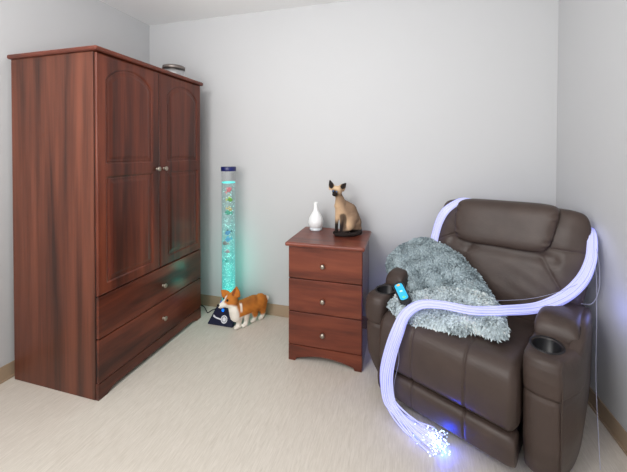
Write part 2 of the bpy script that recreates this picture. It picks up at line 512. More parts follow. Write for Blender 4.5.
def make_cat():
    root = empty('cat_figurine', (-.36, 2.12, NH))
    tag(root, 'seated cream and brown Siamese cat figurine on the nightstand', 'cat')
    o = np.array((-.36, 2.12, NH))
    def L(*p): return tuple(np.array(p)-o)
    head = (-.416, 2.10, 1.024)
    caps = [
        (L(-.418, 2.105, 1.028), .034, L(-.412, 2.098, 1.024), .034),
        (L(-.420, 2.09, 1.012), .022, L(-.429, 2.073, 1.007), .0145),     # muzzle
        (L(-.403, 2.097, 1.014), .022, L(-.42, 2.09, 1.01), .022),
        (L(-.412, 2.11, 1.01), .025, L(-.400, 2.12, .972), .027),         # neck
        (L(-.400, 2.12, .972), .030, L(-.392, 2.125, .925), .045),
        (L(-.392, 2.125, .925), .047, L(-.375, 2.13, .880), .052),        # chest
        (L(-.380, 2.135, .930), .038, L(-.340, 2.145, .890), .055),       # back
        (L(-.375, 2.13, .89), .05, L(-.335, 2.15, .840), .063),
        (L(-.340, 2.145, .885), .056, L(-.322, 2.155, .808), .067),
        (L(-.345, 2.14, .80), .055, L(-.315, 2.155, .795), .058),
        (L(-.405, 2.115, .895), .026, L(-.417, 2.105, .82), .0125),       # front legs
        (L(-.417, 2.105, .82), .0125, L(-.419, 2.10, .755), .0118),
        (L(-.417, 2.10, .753), .015, L(-.425, 2.078, .750), .0135),
        (L(-.378, 2.105, .895), .026, L(-.382, 2.092, .82), .0125),
        (L(-.382, 2.092, .82), .0125, L(-.383, 2.085, .755), .0118),
        (L(-.386, 2.083, .753), .015, L(-.394, 2.060, .750), .0135),
        (L(-.315, 2.12, .845), .045, L(-.335, 2.095, .800), .036),        # haunch
        (L(-.325, 2.11, .81), .042, L(-.350, 2.078, .775), .022),
        (L(-.345, 2.08, .765), .018, L(-.368, 2.055, .7525), .0145),      # hind foot
        (L(-.275, 2.17, .775), .018, L(-.262, 2.12, .754), .0155),        # tail round the base
        (L(-.262, 2.12, .754), .0155, L(-.29, 2.065, .7525), .0145),
        (L(-.29, 2.065, .7525), .0145, L(-.345, 2.035, .7515), .0135),
        (L(-.345, 2.035, .7515), .0135, L(-.41, 2.035, .750), .011)]
    caps += ear_caps(L(-.449, 2.112, 1.040), L(-.467, 2.113, 1.096), 0, (.017, .004, .004), 4, .0075)
    caps += ear_caps(L(-.388, 2.112, 1.042), L(-.357, 2.112, 1.078), 0, (.013, .004, -.014), 4, .0075)
    me = blob('body', caps, .0034, 4)
    P = verts_of(me)+o
    c = np.tile(np.array(lin((208, 176, 142))), (len(P), 1))
    nz = rng.random(len(P))
    back = smooth01((.095-dist_seg(P, (-.365, 2.13, .985), (-.255, 2.12, .80)))/.06)
    c = mixc(c, lin((112, 90, 74)), back*.9)
    c = mixc(c, lin((160, 130, 104)), nz*.30)
    dk = np.array(lin((34, 26, 24)))
    mask = np.exp(-(np.linalg.norm((P-np.array((-.428, 2.072, 1.013)))/np.array((.031, .034, .028)), axis=1))**4)
    c = mixc(c, dk, np.clip(mask*1.2, 0, 1))
    c = mixc(c, lin((232, 205, 170)), np.exp(-(np.linalg.norm((P-np.array((-.415, 2.085, 1.05)))/np.array((.03, .03, .012)), axis=1))**2)*.6)
    ears = np.maximum(smooth01((.022-dist_seg(P, (-.455, 2.112, 1.056), (-.467, 2.113, 1.096)))/.008), smooth01((.022-dist_seg(P, (-.378, 2.112, 1.055), (-.357, 2.112, 1.078)))/.008))
    c = mixc(c, dk, ears)
    legs = np.maximum(smooth01((.024-dist_seg(P, (-.416, 2.1, .845), (-.42, 2.085, .75)))/.008), smooth01((.024-dist_seg(P, (-.384, 2.09, .845), (-.39, 2.07, .75)))/.008))*smooth01((.85-P[:, 2])/.05)
    c = mixc(c, dk, legs)
    low = smooth01((.779-P[:, 2])/.012)
    c = mixc(c, dk, low)
    thigh = smooth01((.028-dist_seg(P, (-.372, 2.09, .86), (-.352, 2.075, .77)))/.012)
    c = mixc(c, lin((52, 40, 36)), thigh*.85)
    add_colors(me, c)
    b = link_mesh('body', me, fur_m, root, True)
    em = plain('cat_eye', (60, 100, 150), .1)
    sphere_part('eye', L(-.4345, 2.071, 1.0285), .0055, em, b)
    sphere_part('eye', L(-.4105, 2.065, 1.0265), .0055, em, b)
    sphere_part('nose', L(-.4325, 2.0585, 1.0105), .004, plain('cat_nose', (20, 15, 15), .3), b)
make_cat()

def make_dog():
    ox, oy = -1.09, 2.13
    root = empty('corgi_plush', (ox, oy, 0))
    tag(root, 'orange and white toy corgi standing in front of the bubble tube', 'toy dog')
    def L(x, y, z): return (x-ox, y-oy, z)
    caps = [
        (L(-1.185, 2.05, .222), .047, L(-1.180, 2.052, .212), .050),     # skull
        (L(-1.20, 2.03, .207), .033, L(-1.225, 1.998, .199), .019),     # muzzle
        (L(-1.225, 1.998, .196), .019, L(-1.231, 1.987, .197), .0165),
        (L(-1.160, 2.045, .198), .036, L(-1.20, 2.035, .196), .030),    # cheeks
        (L(-1.175, 2.055, .200), .040, L(-1.150, 2.065, .150), .050),   # neck
        (L(-1.150, 2.060, .150), .052, L(-1.145, 2.065, .108), .050),   # chest
        (L(-1.150, 2.065, .12), .05, L(-1.085, 2.12, .145), .056),
        (L(-1.12, 2.09, .16), .048, L(-1.05, 2.16, .160), .056),        # barrel
        (L(-1.085, 2.12, .145), .055, L(-1.01, 2.205, .150), .058),
        (L(-1.01, 2.205, .155), .057, L(-1.0, 2.225, .140), .052),
        (L(-.985, 2.24, .165), .022, L(-.965, 2.262, .155), .016),      # tail stub
        (L(-1.125, 2.07, .10), .032, L(-1.135, 2.08, .05), .022),       # front legs
        (L(-1.135, 2.08, .05), .021, L(-1.137, 2.08, .02), .020),
        (L(-1.137, 2.08, .019), .0185, L(-1.146, 2.06, .017), .0165),
        (L(-1.085, 2.115, .10), .032, L(-1.092, 2.125, .05), .022),
        (L(-1.092, 2.125, .05), .021, L(-1.094, 2.12, .02), .020),
        (L(-1.094, 2.12, .019), .0185, L(-1.104, 2.10, .017), .0165),
        (L(-1.04, 2.165, .12), .042, L(-1.045, 2.19, .055), .024),      # hind legs
        (L(-1.045, 2.19, .055), .021, L(-1.060, 2.195, .02), .019),
        (L(-1.060, 2.195, .019), .0185, L(-1.072, 2.178, .017), .017),
        (L(-.995, 2.22, .12), .042, L(-1.0, 2.245, .055), .024),
        (L(-1.0, 2.245, .055), .021, L(-1.012, 2.25, .02), .019),
        (L(-1.012, 2.25, .019), .0185, L(-1.025, 2.232, .017), .017)]
    caps += ear_caps(L(-1.222, 2.055, .243), L(-1.268, 2.064, .272), 0, (.013, .006, .022), 5, .009)
    caps += ear_caps(L(-1.158, 2.06, .240), L(-1.147, 2.067, .308), 0, (.030, .014, .002), 6, .0105)
    me = blob('body', caps, .0042, 4)
    P = verts_of(me)+np.array((ox, oy, 0))
    org = np.array(lin((205, 128, 52))); wh = lin((244, 238, 228)); dk = lin((112, 66, 34))
    c = np.tile(org, (len(P), 1))
    nz = np.array([math.sin(p[0]*90+p[2]*60+p[1]*70)*math.sin(p[2]*110+p[0]*40) for p in P])*.5+.5
    c = mixc(c, lin((178, 98, 36)), nz*.45)
    saddle = np.exp(-(dist_seg(P, (-1.11, 2.05, .205), (-1.02, 2.13, .215))/.05)**2)*(.75+.25*np.sin(P[:, 0]*70+P[:, 2]*50)*np.sin(P[:, 2]*60-P[:, 1]*60))
    c = mixc(c, dk, np.clip(saddle*.75, 0, 1))
    # white: muzzle, blaze, bib, belly, legs, rump
    wm = smooth01((.032-dist_seg(P, (-1.205, 2.02, .196), (-1.236, 1.98, .196)))/.008)
    blaze = smooth01((.017-dist_seg(P, (-1.224, 2.0, .215), (-1.207, 2.02, .268)))/.007)
    bib = smooth01((.068-np.linalg.norm((P-np.array((-1.165, 2.025, .118)))*np.array((1, 1, .72)), axis=1))/.014)
    cheek = smooth01((.03-dist_seg(P, (-1.2, 2.01, .183), (-1.165, 2.015, .172)))/.01)
    paw = smooth01((.055-P[:, 2])/.012)
    belly = smooth01((.108-P[:, 2])/.012)*smooth01((-1.05-P[:, 0])/.03+.5)*.9
    collar = smooth01((.011-abs((P[:, 0]+1.118)*.6+(P[:, 1]-2.07)*.8-.0))/.006)*smooth01((P[:, 2]-.13)/.02)*smooth01((.2-P[:, 2])/.01)
    rump = smooth01((.028-np.linalg.norm(P-np.array((-.962, 2.262, .16)), axis=1))/.01)
    for m_ in (wm, blaze, bib, cheek, paw, belly, collar*.8, rump): c = mixc(c, wh, np.clip(m_, 0, 1))
    P0 = P
    inner = smooth01((.013-dist_seg(P, (-1.163, 2.045, .258), (-1.153, 2.052, .295)))/.006)
    c = mixc(c, lin((120, 52, 36)), inner*.8)
    Q = verts_of(me); wx = np.maximum(Q[:, 0]-(-1.13-ox), 0); Q[:, 0] -= wx*.15; Q[:, 2] += np.where(Q[:, 2] > .05, wx*.05, 0)
    me.vertices.foreach_set('co', Q.ravel().astype(np.float32)); me.update()
    add_colors(me, c)
    b = link_mesh('body', me, fur_m, root, True)
    bl = plain('dog_black', (14, 12, 12), .2)
    sphere_part('nose', L(-1.2385, 1.976, .2035), .0105, bl, b, (1.1, .8, .9))
    sphere_part('eye', L(-1.2225, 2.0215, .2355), .0065, bl, b)
    sphere_part('eye', L(-1.183, 2.0025, .2345), .0085, bl, b)
make_dog()

# ------------------------------------------------------------------ bubble tube
TX, TY = -1.270, 2.17
t = empty('bubble_tube', (TX, TY, 0))
tag(t, 'tall clear bubble tube lamp with glowing turquoise water and plastic fish in the corner', 'bubble tube')
navy = plain('navy_plastic', (22, 28, 56), .35)
def frustum(bm, h0, h1, z0, z1):
    A = [bm.verts.new((x*h0*1.06-.018, y*h0, z0)) for x, y in ((-1, -1), (1, -1), (1, 1), (-1, 1))]
    B = [bm.verts.new((x*h1, y*h1, z1)) for x, y in ((-1, -1), (1, -1), (1, 1), (-1, 1))]
    bm.faces.new(A); bm.faces.new(B)
    for k in range(4): bm.faces.new((A[k], A[(k+1) % 4], B[(k+1) % 4], B[k]))
bm = bmesh.new(); frustum(bm, .100, .062, .001, .130)
bmesh.ops.bevel(bm, geom=list(bm.edges), offset=.004, segments=2, affect='EDGES')
base = obj('base', bm, navy, t)
# emblem on the sloping front face of the base (a round badge with a tail to its left)
sl = math.atan2(.038, .129)
bm = bmesh.new()
Mb = Matrix.Rotation(-sl, 4, 'X')
def emb_pt(x, z): 
    f = (z-.001)/.129
    return Vector((x, -(.100-.038*f)-.0012, z))
def disc(cx, cz, r0, r1, n=24):
    o_ = [bm.verts.new(emb_pt(cx+r1*math.cos(2*math.pi*k/n), cz+r1*math.sin(2*math.pi*k/n))) for k in range(n)]
    i_ = [bm.verts.new(emb_pt(cx+r0*math.cos(2*math.pi*k/n), cz+r0*math.sin(2*math.pi*k/n))) for k in range(n)]
    for k in range(n): bm.faces.new((o_[k], o_[(k+1) % n], i_[(k+1) % n], i_[k]))
    if r0 < .004: bm.faces.new(i_)
disc(.012, .048, .019, .027); disc(.012, .048, .003, .0155)
for q in ([(-.082, .056), (-.058, .047), (-.058, .057), (-.080, .072)], [(-.058, .047), (-.014, .040), (-.014, .050), (-.058, .057)]):
    bm.faces.new([bm.verts.new(emb_pt(*p)) for p in q])
obj('emblem', bm, plain('white_print', (225, 228, 235), .4), base)
lathe('lamp_ring', [(.064, .128), (.064, .142), (.050, .142), (.050, .128)], (0, 0, 0), plain('blue_lamp', (10, 60, 160), .3, emit=(0, 110, 255), estr=.25), base)
bm = bmesh.new(); disc(-.008, .106, .003, .011, 20)
obj('blue_glow_spot', bm, plain('blue_spot_glow', (10, 80, 200), .3, emit=(0, 120, 255), estr=1.2), base)  # glowing disc added for the blue lit spot on the base front

def clear_mat(name, tint, gloss=.06, edge=.35):
    m = bpy.data.materials.new(name); m.use_nodes = True; nt = m.node_tree; nt.nodes.clear()
    out = N(nt, 'ShaderNodeOutputMaterial'); tr = N(nt, 'ShaderNodeBsdfTransparent'); tr.inputs['Color'].default_value = (*tint, 1)
    gl = N(nt, 'ShaderNodeBsdfGlossy'); gl.inputs['Roughness'].default_value = .05
    lw = N(nt, 'ShaderNodeLayerWeight'); lw.inputs['Blend'].default_value = .25
    mr = N(nt, 'ShaderNodeMapRange'); mr.inputs['To Min'].default_value = gloss; mr.inputs['To Max'].default_value = edge
    mx = N(nt, 'ShaderNodeMixShader')
    nt.links.new(lw.outputs['Facing'], mr.inputs['Value']); nt.links.new(mr.outputs['Result'], mx.inputs['Fac'])
    nt.links.new(tr.outputs[0], mx.inputs[1]); nt.links.new(gl.outputs[0], mx.inputs[2]); nt.links.new(mx.outputs[0], out.inputs['Surface'])
    return m
def water_mat():
    """lit aerated water: partly see-through and emitting turquoise in place of scattered lamp light, strongest near the lamp"""
    m = bpy.data.materials.new('lit_water'); m.use_nodes = True; nt = m.node_tree; nt.nodes.clear()
    out = N(nt, 'ShaderNodeOutputMaterial'); tr = N(nt, 'ShaderNodeBsdfTransparent'); tr.inputs['Color'].default_value = (.90, .985, .985, 1)
    em = N(nt, 'ShaderNodeEmission')
    tc = N(nt, 'ShaderNodeTexCoord'); sx = N(nt, 'ShaderNodeSeparateXYZ'); nt.links.new(tc.outputs['Object'], sx.inputs[0])
    mr = N(nt, 'ShaderNodeMapRange'); mr.inputs['From Min'].default_value = .12; mr.inputs['From Max'].default_value = .95
    nt.links.new(sx.outputs['Z'], mr.inputs['Value'])
    no = N(nt, 'ShaderNodeTexNoise'); no.inputs['Scale'].default_value = 110; no.inputs['Detail'].default_value = 3
    nt.links.new(tc.outputs['Object'], no.inputs['Vector'])
    cr = N(nt, 'ShaderNodeValToRGB'); e = cr.color_ramp.elements
    e[0].position = 0; e[0].color = (.06, .70, .64, 1); e[1].position = 1; e[1].color = (.50, .76, .74, 1)
    x = e.new(.45); x.color = (.16, .70, .66, 1)
    nt.links.new(mr.outputs['Result'], cr.inputs['Fac']); nt.links.new(cr.outputs['Color'], em.inputs['Color'])
    st = N(nt, 'ShaderNodeMapRange'); st.inputs['From Min'].default_value = 0; st.inputs['From Max'].default_value = 1; st.inputs['To Min'].default_value = 1.05; st.inputs['To Max'].default_value = .85
    nt.links.new(mr.outputs['Result'], st.inputs['Value']); nt.links.new(st.outputs['Result'], em.inputs['Strength'])
    fa = N(nt, 'ShaderNodeMapRange'); fa.inputs['To Min'].default_value = .66; fa.inputs['To Max'].default_value = .05
    ad = N(nt, 'ShaderNodeMath', operation='MULTIPLY_ADD'); ad.inputs[1].default_value = .45; ad.inputs[2].default_value = -.23
    nt.links.new(no.outputs['Fac'], ad.inputs[0])
    ad2 = N(nt, 'ShaderNodeMath', operation='ADD'); ad2.use_clamp = True
    nt.links.new(mr.outputs['Result'], fa.inputs['Value']); nt.links.new(fa.outputs['Result'], ad2.inputs[0]); nt.links.new(ad.outputs[0], ad2.inputs[1])
    mx = N(nt, 'ShaderNodeMixShader')
    nt.links.new(ad2.outputs[0], mx.inputs['Fac']); nt.links.new(tr.outputs[0], mx.inputs[1]); nt.links.new(em.outputs[0], mx.inputs[2])
    nt.links.new(mx.outputs[0], out.inputs['Surface'])
    return m
TR = .0535
tb = lathe('acrylic_tube', [(TR, .131), (TR, 1.150)], (0, 0, 0), clear_mat('acrylic', (.965, .975, .98)), t, 40)
wt = lathe('water', [(0, .132), (TR-.004, .132), (TR-.004, 1.055), (0, 1.055)], (0, 0, 0), water_mat(), t, 40)
lathe('water_surface', [(TR-.0035, 1.052), (TR-.0035, 1.060), (TR-.010, 1.060), (TR-.010, 1.052), (TR-.0035, 1.052)], (0, 0, 0), plain('lit_waterline', (120, 225, 220), .3, emit=(70, 225, 220), estr=.75), wt, 40)
lathe('cap', [(0, 1.142), (.055, 1.142), (.0565, 1.145), (.0565, 1.172), (.054, 1.175), (0, 1.175)], (0, 0, 0), plain('blue_cap', (24, 32, 92), .3), t, 40)
# rising bubbles: nobody could count them
bm = bmesh.new()
for i in range(650):
    z = .14+.9*abs(random.random()**2.1)
    r_ = math.sqrt(random.random())*(TR-.009); a = random.random()*6.283
    bmesh.ops.create_icosphere(bm, subdivisions=1, radius=random.uniform(.0012, .0034), matrix=Matrix.Translation((r_*math.cos(a), r_*math.sin(a), z)))
bub = obj('bubbles', bm, plain('bubble', (215, 255, 250), .2, emit=(190, 255, 248), estr=.7), t, True)
tag(bub, kind='stuff')
# cable behind the base
tube('power_cord', [(-.098, .06, .012), (-.13, .09, .006), (-.165, .13, .006), (-.20, .09, .006), (-.21, .04, .006), (-.235, .06, .006), (-.30, .12, .006), (-.36, .145, .006)], .0035, black, t, 50)

# plastic fish in the tube, each of its own colours and height
def make_fish(p, face, body, fin, size, label, tilt=0.0):
    size = min(size*1.3, .052)
    lo_, hi_ = (.78, .5) if face > 0 else (.5, .78)
    c = min(max(p[0]-TX, -.043+lo_*size), .043-hi_*size)
    p = (TX+c, TY-.014, p[2])
    root = empty('toy_fish', p)
    root.rotation_euler = (0, tilt, 0 if face > 0 else math.pi)
    tag(root, label, 'toy fish', 'plastic fish floating in the bubble tube')
    S = []
    for s, hw, hh in ((-.5, .001, .03), (-.42, .02, .09), (-.2, .10, .26), (.1, .15, .34), (.35, .12, .25), (.5, .03, .06)):
        S.append([(s*size, hw*size*math.cos(2*math.pi*k/12), hh*size*math.sin(2*math.pi*k/12)) for k in range(12)])
    V, F = loft(S)
    bmat = plain('fish_body', body, .35); fmat = plain('fish_fin', fin, .35)
    pyobj('body', V, F, bmat, root)
    def fan(name, pts):
        bm = bmesh.new(); th = .02*size
        A = [bm.verts.new((x*size, -th, z*size)) for x, z in pts]; B = [bm.verts.new((x*size, th, z*size)) for x, z in pts]
        bm.faces.new(A); bm.faces.new(B[::-1])
        for k in range(len(pts)): bm.faces.new((A[k], A[(k+1) % len(pts)], B[(k+1) % len(pts)], B[k]))
        return obj(name, bm, fmat, root)
    fan('tail_fin', [(-.44, .04), (-.44, -.04), (-.78, -.28), (-.68, 0), (-.78, .28)])
    fan('dorsal_fin', [(-.25, .24), (.2, .30), (-.05, .52), (-.3, .44)])
fish = [
    ((-1.252, 2.15, 1.000), 1, (246, 120, 128), (250, 150, 150), .044, 'pink plastic fish, highest one in the bubble tube', R(-40)),
    ((-1.226, 2.15, .925), 1, (110, 170, 40), (225, 225, 90), .036, 'green plastic fish with a yellow tail in the upper bubble tube', 0),
    ((-1.248, 2.15, .854), 1, (222, 178, 90), (235, 205, 120), .034, 'tan yellow plastic fish just above a green one in the bubble tube', R(10)),
    ((-1.260, 2.15, .826), -1, (20, 160, 125), (30, 190, 150), .040, 'sea green plastic fish just below a tan one in the bubble tube', 0),
    ((-1.232, 2.15, .673), -1, (10, 130, 205), (15, 40, 60), .048, 'blue plastic fish with a dark fin, upper one of the blue pair', R(25)),
    ((-1.236, 2.15, .622), -1, (0, 150, 220), (30, 190, 230), .044, 'bright blue plastic fish, lower one of the blue pair', R(20)),
    ((-1.292, 2.15, .590), -1, (165, 75, 70), (205, 130, 120), .034, 'brownish red plastic fish at the left side of the bubble tube', 0),
    ((-1.266, 2.15, .528), 1, (225, 100, 120), (240, 200, 210), .032, 'small rose red plastic fish in the middle of the bubble tube', 0),
    ((-1.282, 2.15, .457), 1, (20, 130, 120), (60, 190, 180), .034, 'dark teal plastic fish, lowest one in the bubble tube', 0)]
for f_ in fish: make_fish((f_[0][0]-.006, f_[0][1], f_[0][2]), *f_[1:])

# ------------------------------------------------------------------ recliner (local axes: x width, y depth, z up)
CH, CA = (.2048, 1.5839, 0), R(-29.2)
ch = empty('recliner', CH, CA)
tag(ch, 'dark brown leather recliner armchair with padded headrest and cup holders in the right corner', 'armchair')
box('base_frame', -.28, .28, .06, .50, .0005, .10, black, ch, .008)

def profile_loft(prof, u0, u1, seams, parent, name, edge=.03, n=180, m=72, groove=.006):
    """upholstered roll: closed (y,z) profile swept across x, softened at both ends, pinched at the seams"""
    P = np.array(prof+[prof[0]], float)
    C = catmull(np.c_[P, np.zeros(len(P))], m+1)[:-1, :2]
    cen = C.mean(0); S = []
    for u in np.linspace(u0, u1, n):
        e = min(u-u0, u1-u)
        k = 1-.16*(1-min(1, e/edge))**2
        q = cen+(C-cen)*np.array([1-(1-k)*.55, k])
        for s in seams:
            g = groove*math.exp(-((u-s)/.004)**2)
            dv = q-cen; q = q-dv/np.linalg.norm(dv, axis=1)[:, None]*g
        S.append(np.c_[np.full(len(q), u), q])
    V, F = loft(S)
    return pyobj(name, V, F, leath, parent)
profile_loft([(-.075, .205), (-.104, .222), (-.112, .29), (-.110, .37), (-.098, .425), (-.062, .455), (0, .462), (.15, .452), (.32, .44), (.46, .43), (.48, .36), (.44, .28), (.2, .22), (.0, .20)],
             -.304, .304, (-.118, .118), ch, 'seat_cushion')
profile_loft([(-.06, .203), (-.100, .194), (-.112, .165), (-.108, .115), (-.094, .075), (-.06, .064), (-.03, .08), (-.02, .15), (-.03, .195)],
             -.301, .301, (-.118, .118), ch, 'footrest', m=48)

def make_arm(sg):
    lv = [  # z, front y, outer x at front, outer x at side, inset
        (.040, .030, .396, .452, .010), (.055, .020, .400, .458, 0), (.12, -.012, .412, .466, 0), (.20, -.040, .428, .477, 0), (.30, -.046, .432, .484, 0),
        (.355, -.046, .432, .485, 0), (.372, -.040, .428, .484, .004), (.384, -.050, .434, .486, 0), (.44, -.056, .436, .486, 0), (.48, -.053, .434, .484, 0),
        (.502, -.046, .430, .482, .002), (.512, -.038, .427, .476, .006), (.5165, -.026, .420, .468, .012)]
    if sg > 0:
        lv[:4] = [(.040, -.005, .418, .462, .010), (.055, -.015, .424, .466, 0), (.12, -.034, .430, .473, 0), (.20, -.044, .434, .481, 0)]
    else:
        lv = [(l[0], l[1], l[2]-.018, l[3]-.052, l[4]) for l in lv]
    Z = np.array([l[0] for l in lv]); S = []
    zs = np.concatenate([np.linspace(.04, .35, 22), np.linspace(.356, .40, 14), np.linspace(.41, .5165, 28)])
    for z in zs:
        df, uf, uo, ins = (np.interp(z, Z, [l[k] for l in lv]) for k in (1, 2, 3, 4))
        ui = .308+ins; db = .60-ins
        pts = [(ui, df+.04), (ui+.008, df+.010), (ui+.03, df-.003), ((ui+uf)/2, df-.008), (uf-.020, df-.004), (uf-.002, df+.003), (uf+.007, df+.028), (uo-.012 if sg > 0 else uo-.002, df+.12), (uo, df+.24), (uo, .40),
               (uo-.006, db-.06), (uo-.03, db-.008), (uo-.07, db), (ui+.04, db), (ui+.006, db-.03), (ui, db-.12), (ui, .2)]
        P = np.array(pts+[pts[0]]); C = catmull(np.c_[P, np.zeros(len(P))], 121)[:-1]
        C[:, 2] = z; C[:, 0] *= sg; S.append(C)
    # close the top with a round well for the cup holder
    cu, cd = (.372 if sg > 0 else -.362), .070
    top = S[-1]; v2 = top[:, :2]-np.array((cu, cd)); v2 /= np.linalg.norm(v2, axis=1)[:, None]
    rim = np.array((cu, cd))+v2*np.array((.0485, .0485*1.22))
    for t_, z in ((.35, .5175), (.75, .5178), (1, .517), (1, .50), (1, .47), (1, .435)):
        q = top[:, :2]*(1-t_)+rim*t_; S.append(np.c_[q, np.full(len(q), z)])
    V, F = loft(S)
    arm = pyobj('armrest', V, F, leath, ch)
    # cup holder: open cup with a rim
    bm = bmesh.new()
    add_lathe(bm, [(0, .436), (.0465, .436), (.047, .512), (.050, .519), (.056, .5205), (.059, .518), (.0565, .515), (.049, .512), (.048, .432), (0, .432)], (0, 0, 0), 40)
    for v in bm.verts: v.co = Vector((cu+v.co.x, cd+v.co.y*1.22, v.co.z))
    obj('cup_holder', bm, black, arm, True)
    k_ = 0
    f0, f1 = (-.004, .426), (-.028, .431)
    if sg > 0: tube('piping', [(sg*(f0[1]+k_), f0[0], .05), (sg*(f1[1]+k_), f1[0], .12), (sg*(.434+k_), -.041, .20), (sg*(.4345+k_), -.045, .32), (sg*(.436+k_), -.048, .42), (sg*(.433+k_), -.045, .485), (sg*(.432+k_), -.02, .509), (sg*(.438+k_), .03, .512), (sg*(.446+k_), .10, .510)], .0026, leath, arm, 60, 6)
    # padded rear top of the arm
    S = []
    for k, (y, zt, ins) in enumerate([(.142, .515, .03), (.143, .53, .012), (.150, .553, .004), (.168, .575, 0), (.20, .588, 0), (.25, .590, 0), (.33, .585, 0), (.42, .575, .002), (.50, .56, .006), (.56, .54, .02), (.58, .52, .04)]):
        loop = []
        x0, x1, z0 = .312+ins, (.466 if sg > 0 else .418)-ins*.6, .49
        for j in range(40):
            a = 2*math.pi*j/40; ce, se = math.cos(a), math.sin(a); e = .55
            loop.append((sg*((x0+x1)/2+(x1-x0)/2*math.copysign(abs(ce)**e, ce)), y, (zt+z0)/2+(zt-z0)/2*math.copysign(abs(se)**e, se)))
        S.append(loop)
    S = np.array(S); S2 = np.stack([catmull(S[:, j], 40) for j in range(40)], 1)
    V, F = loft(S2); pyobj('arm_pad', V, F, leath, arm)
    # outer side panel that climbs beside the pad
    if sg < 0: return
    S = []
    for y, zt, xo in [(.06, .500, .462), (.09, .512, .472), (.13, .530, .481), (.19, .558, .487), (.26, .575, .489), (.36, .572, .488), (.46, .558, .484), (.54, .535, .476), (.57, .51, .466)]:
        loop = []
        for j in range(28):
            a = 2*math.pi*j/28; ce, se = math.cos(a), math.sin(a); e = .5; z0 = .44
            loop.append((sg*(xo-.024+.024*math.copysign(abs(ce)**e, ce)), y, (zt+z0)/2+(zt-z0)/2*math.copysign(abs(se)**e, se)))
        S.append(loop)
    S = np.array(S); S2 = np.stack([catmull(S[:, j], 30) for j in range(28)], 1)
    V, F = loft(S2); pyobj('side_panel', V, F, leath, arm)
make_arm(1); make_arm(-1)

def superloop(xl, xr, yf, yb, z, e=.45, n=300):
    out = []
    for j in range(n):
        a = 2*math.pi*j/n; ce, se = math.cos(a), math.sin(a)
        out.append(((xl+xr)/2+(xr-xl)/2*math.copysign(abs(ce)**e, ce), (yf+yb)/2+(yb-yf)/2*math.copysign(abs(se)**(e*1.5), se), z))
    return out
def make_back():
    sec = [(.385, -.24, .30, .435, .52), (.40, -.29, .35, .425, .54), (.46, -.31, .41, .415, .56), (.54, -.31, .442, .42, .585), (.62, -.305, .460, .437, .600), (.72, -.290, .470, .462, .610), (.80, -.276, .474, .484, .617),
           (.87, -.262, .474, .503, .622), (.92, -.252, .470, .519, .625), (.955, -.243, .460, .535, .626), (.978, -.22, .440, .550, .625), (.990, -.17, .40, .562, .620), (.996, -.08, .33, .575, .612)]
    S = np.array([superloop(*s[1:], s[0]) for s in sec])
    S2 = np.stack([catmull(S[:, j], 150) for j in range(S.shape[1])], 1)
    P = S2.reshape(-1, 3)
    front = smooth01((.55-(P[:, 1]-(P[:, 2]-.6)*.25))/.03)
    x, z = P[:, 0], P[:, 2]
    # pillow bulge between the seams, seams radiating from under the headrest
    def sline(a, b):
        a, b = np.array(a), np.array(b); d = b-a
        q = np.c_[x, z]; t_ = np.clip(((q-a)@d)/(d@d), -.0, 1.0)
        return np.linalg.norm(q-(a+t_[:, None]*d), axis=1)
    g = 0
    for a, b in (((.285, .755), (.395, .575)), ((.125, .745), (.10, .47)), ((-.05, .755), (-.16, .55)), ((-.14, .80), (-.30, .72)), ((.33, .80), (.46, .80))):
        dd = sline(a, b); g = g+.006*np.exp(-(dd/.0045)**2)+.004*np.exp(-(dd/.025)**2)
    g = g+.012*np.exp(-((z-.755)/.03)**2)*smooth01((x+.2)/.05)*smooth01((.38-x)/.05)
    wr = .0012*np.sin(x*60+z*35)*np.sin(z*48-x*25)
    P[:, 1] += front*(g+wr)
    V, F = loft(S2)
    return pyobj('backrest', V, F, leath, ch)
bk = make_back()
def make_headrest():
    n, m = 96, 64; S = []
    e1, e2 = .42, .38
    cx, cz, cy = .097, .889, .525
    hx, hz, hy = .244, .124, .062
    for i in range(m+1):
        b = -math.pi/2+math.pi*i/m; cb, sb = math.cos(b), math.sin(b)
        loop = []
        for j in range(n):
            a = 2*math.pi*j/n; ca, sa = math.cos(a), math.sin(a)
            X = math.copysign(abs(sb)**.30, sb)
            r_ = abs(cb)**.36
            zz = math.copysign(abs(ca)**.45, ca)*r_; yy = math.copysign(abs(sa)**.70, sa)*r_
            x = cx+hx*X+.024*X*zz*(1 if X > 0 else .2)
            z = cz+hz*zz+.006*X
            y = cy+hy*yy+(z-cz)*.25
            # gathers at both ends
            w_ = smooth01((abs(X)-.80)/.2)
            y += .006*w_*math.sin(z*190)*(1 if sa < 0 else 0)
            if sa < 0: y += .006*math.exp(-((x-cx)/.005)**2)
            loop.append((x, y, z))
        S.append(loop)
    V, F = loft(S)
    return pyobj('headrest', V, F, leath, ch)
make_headrest()

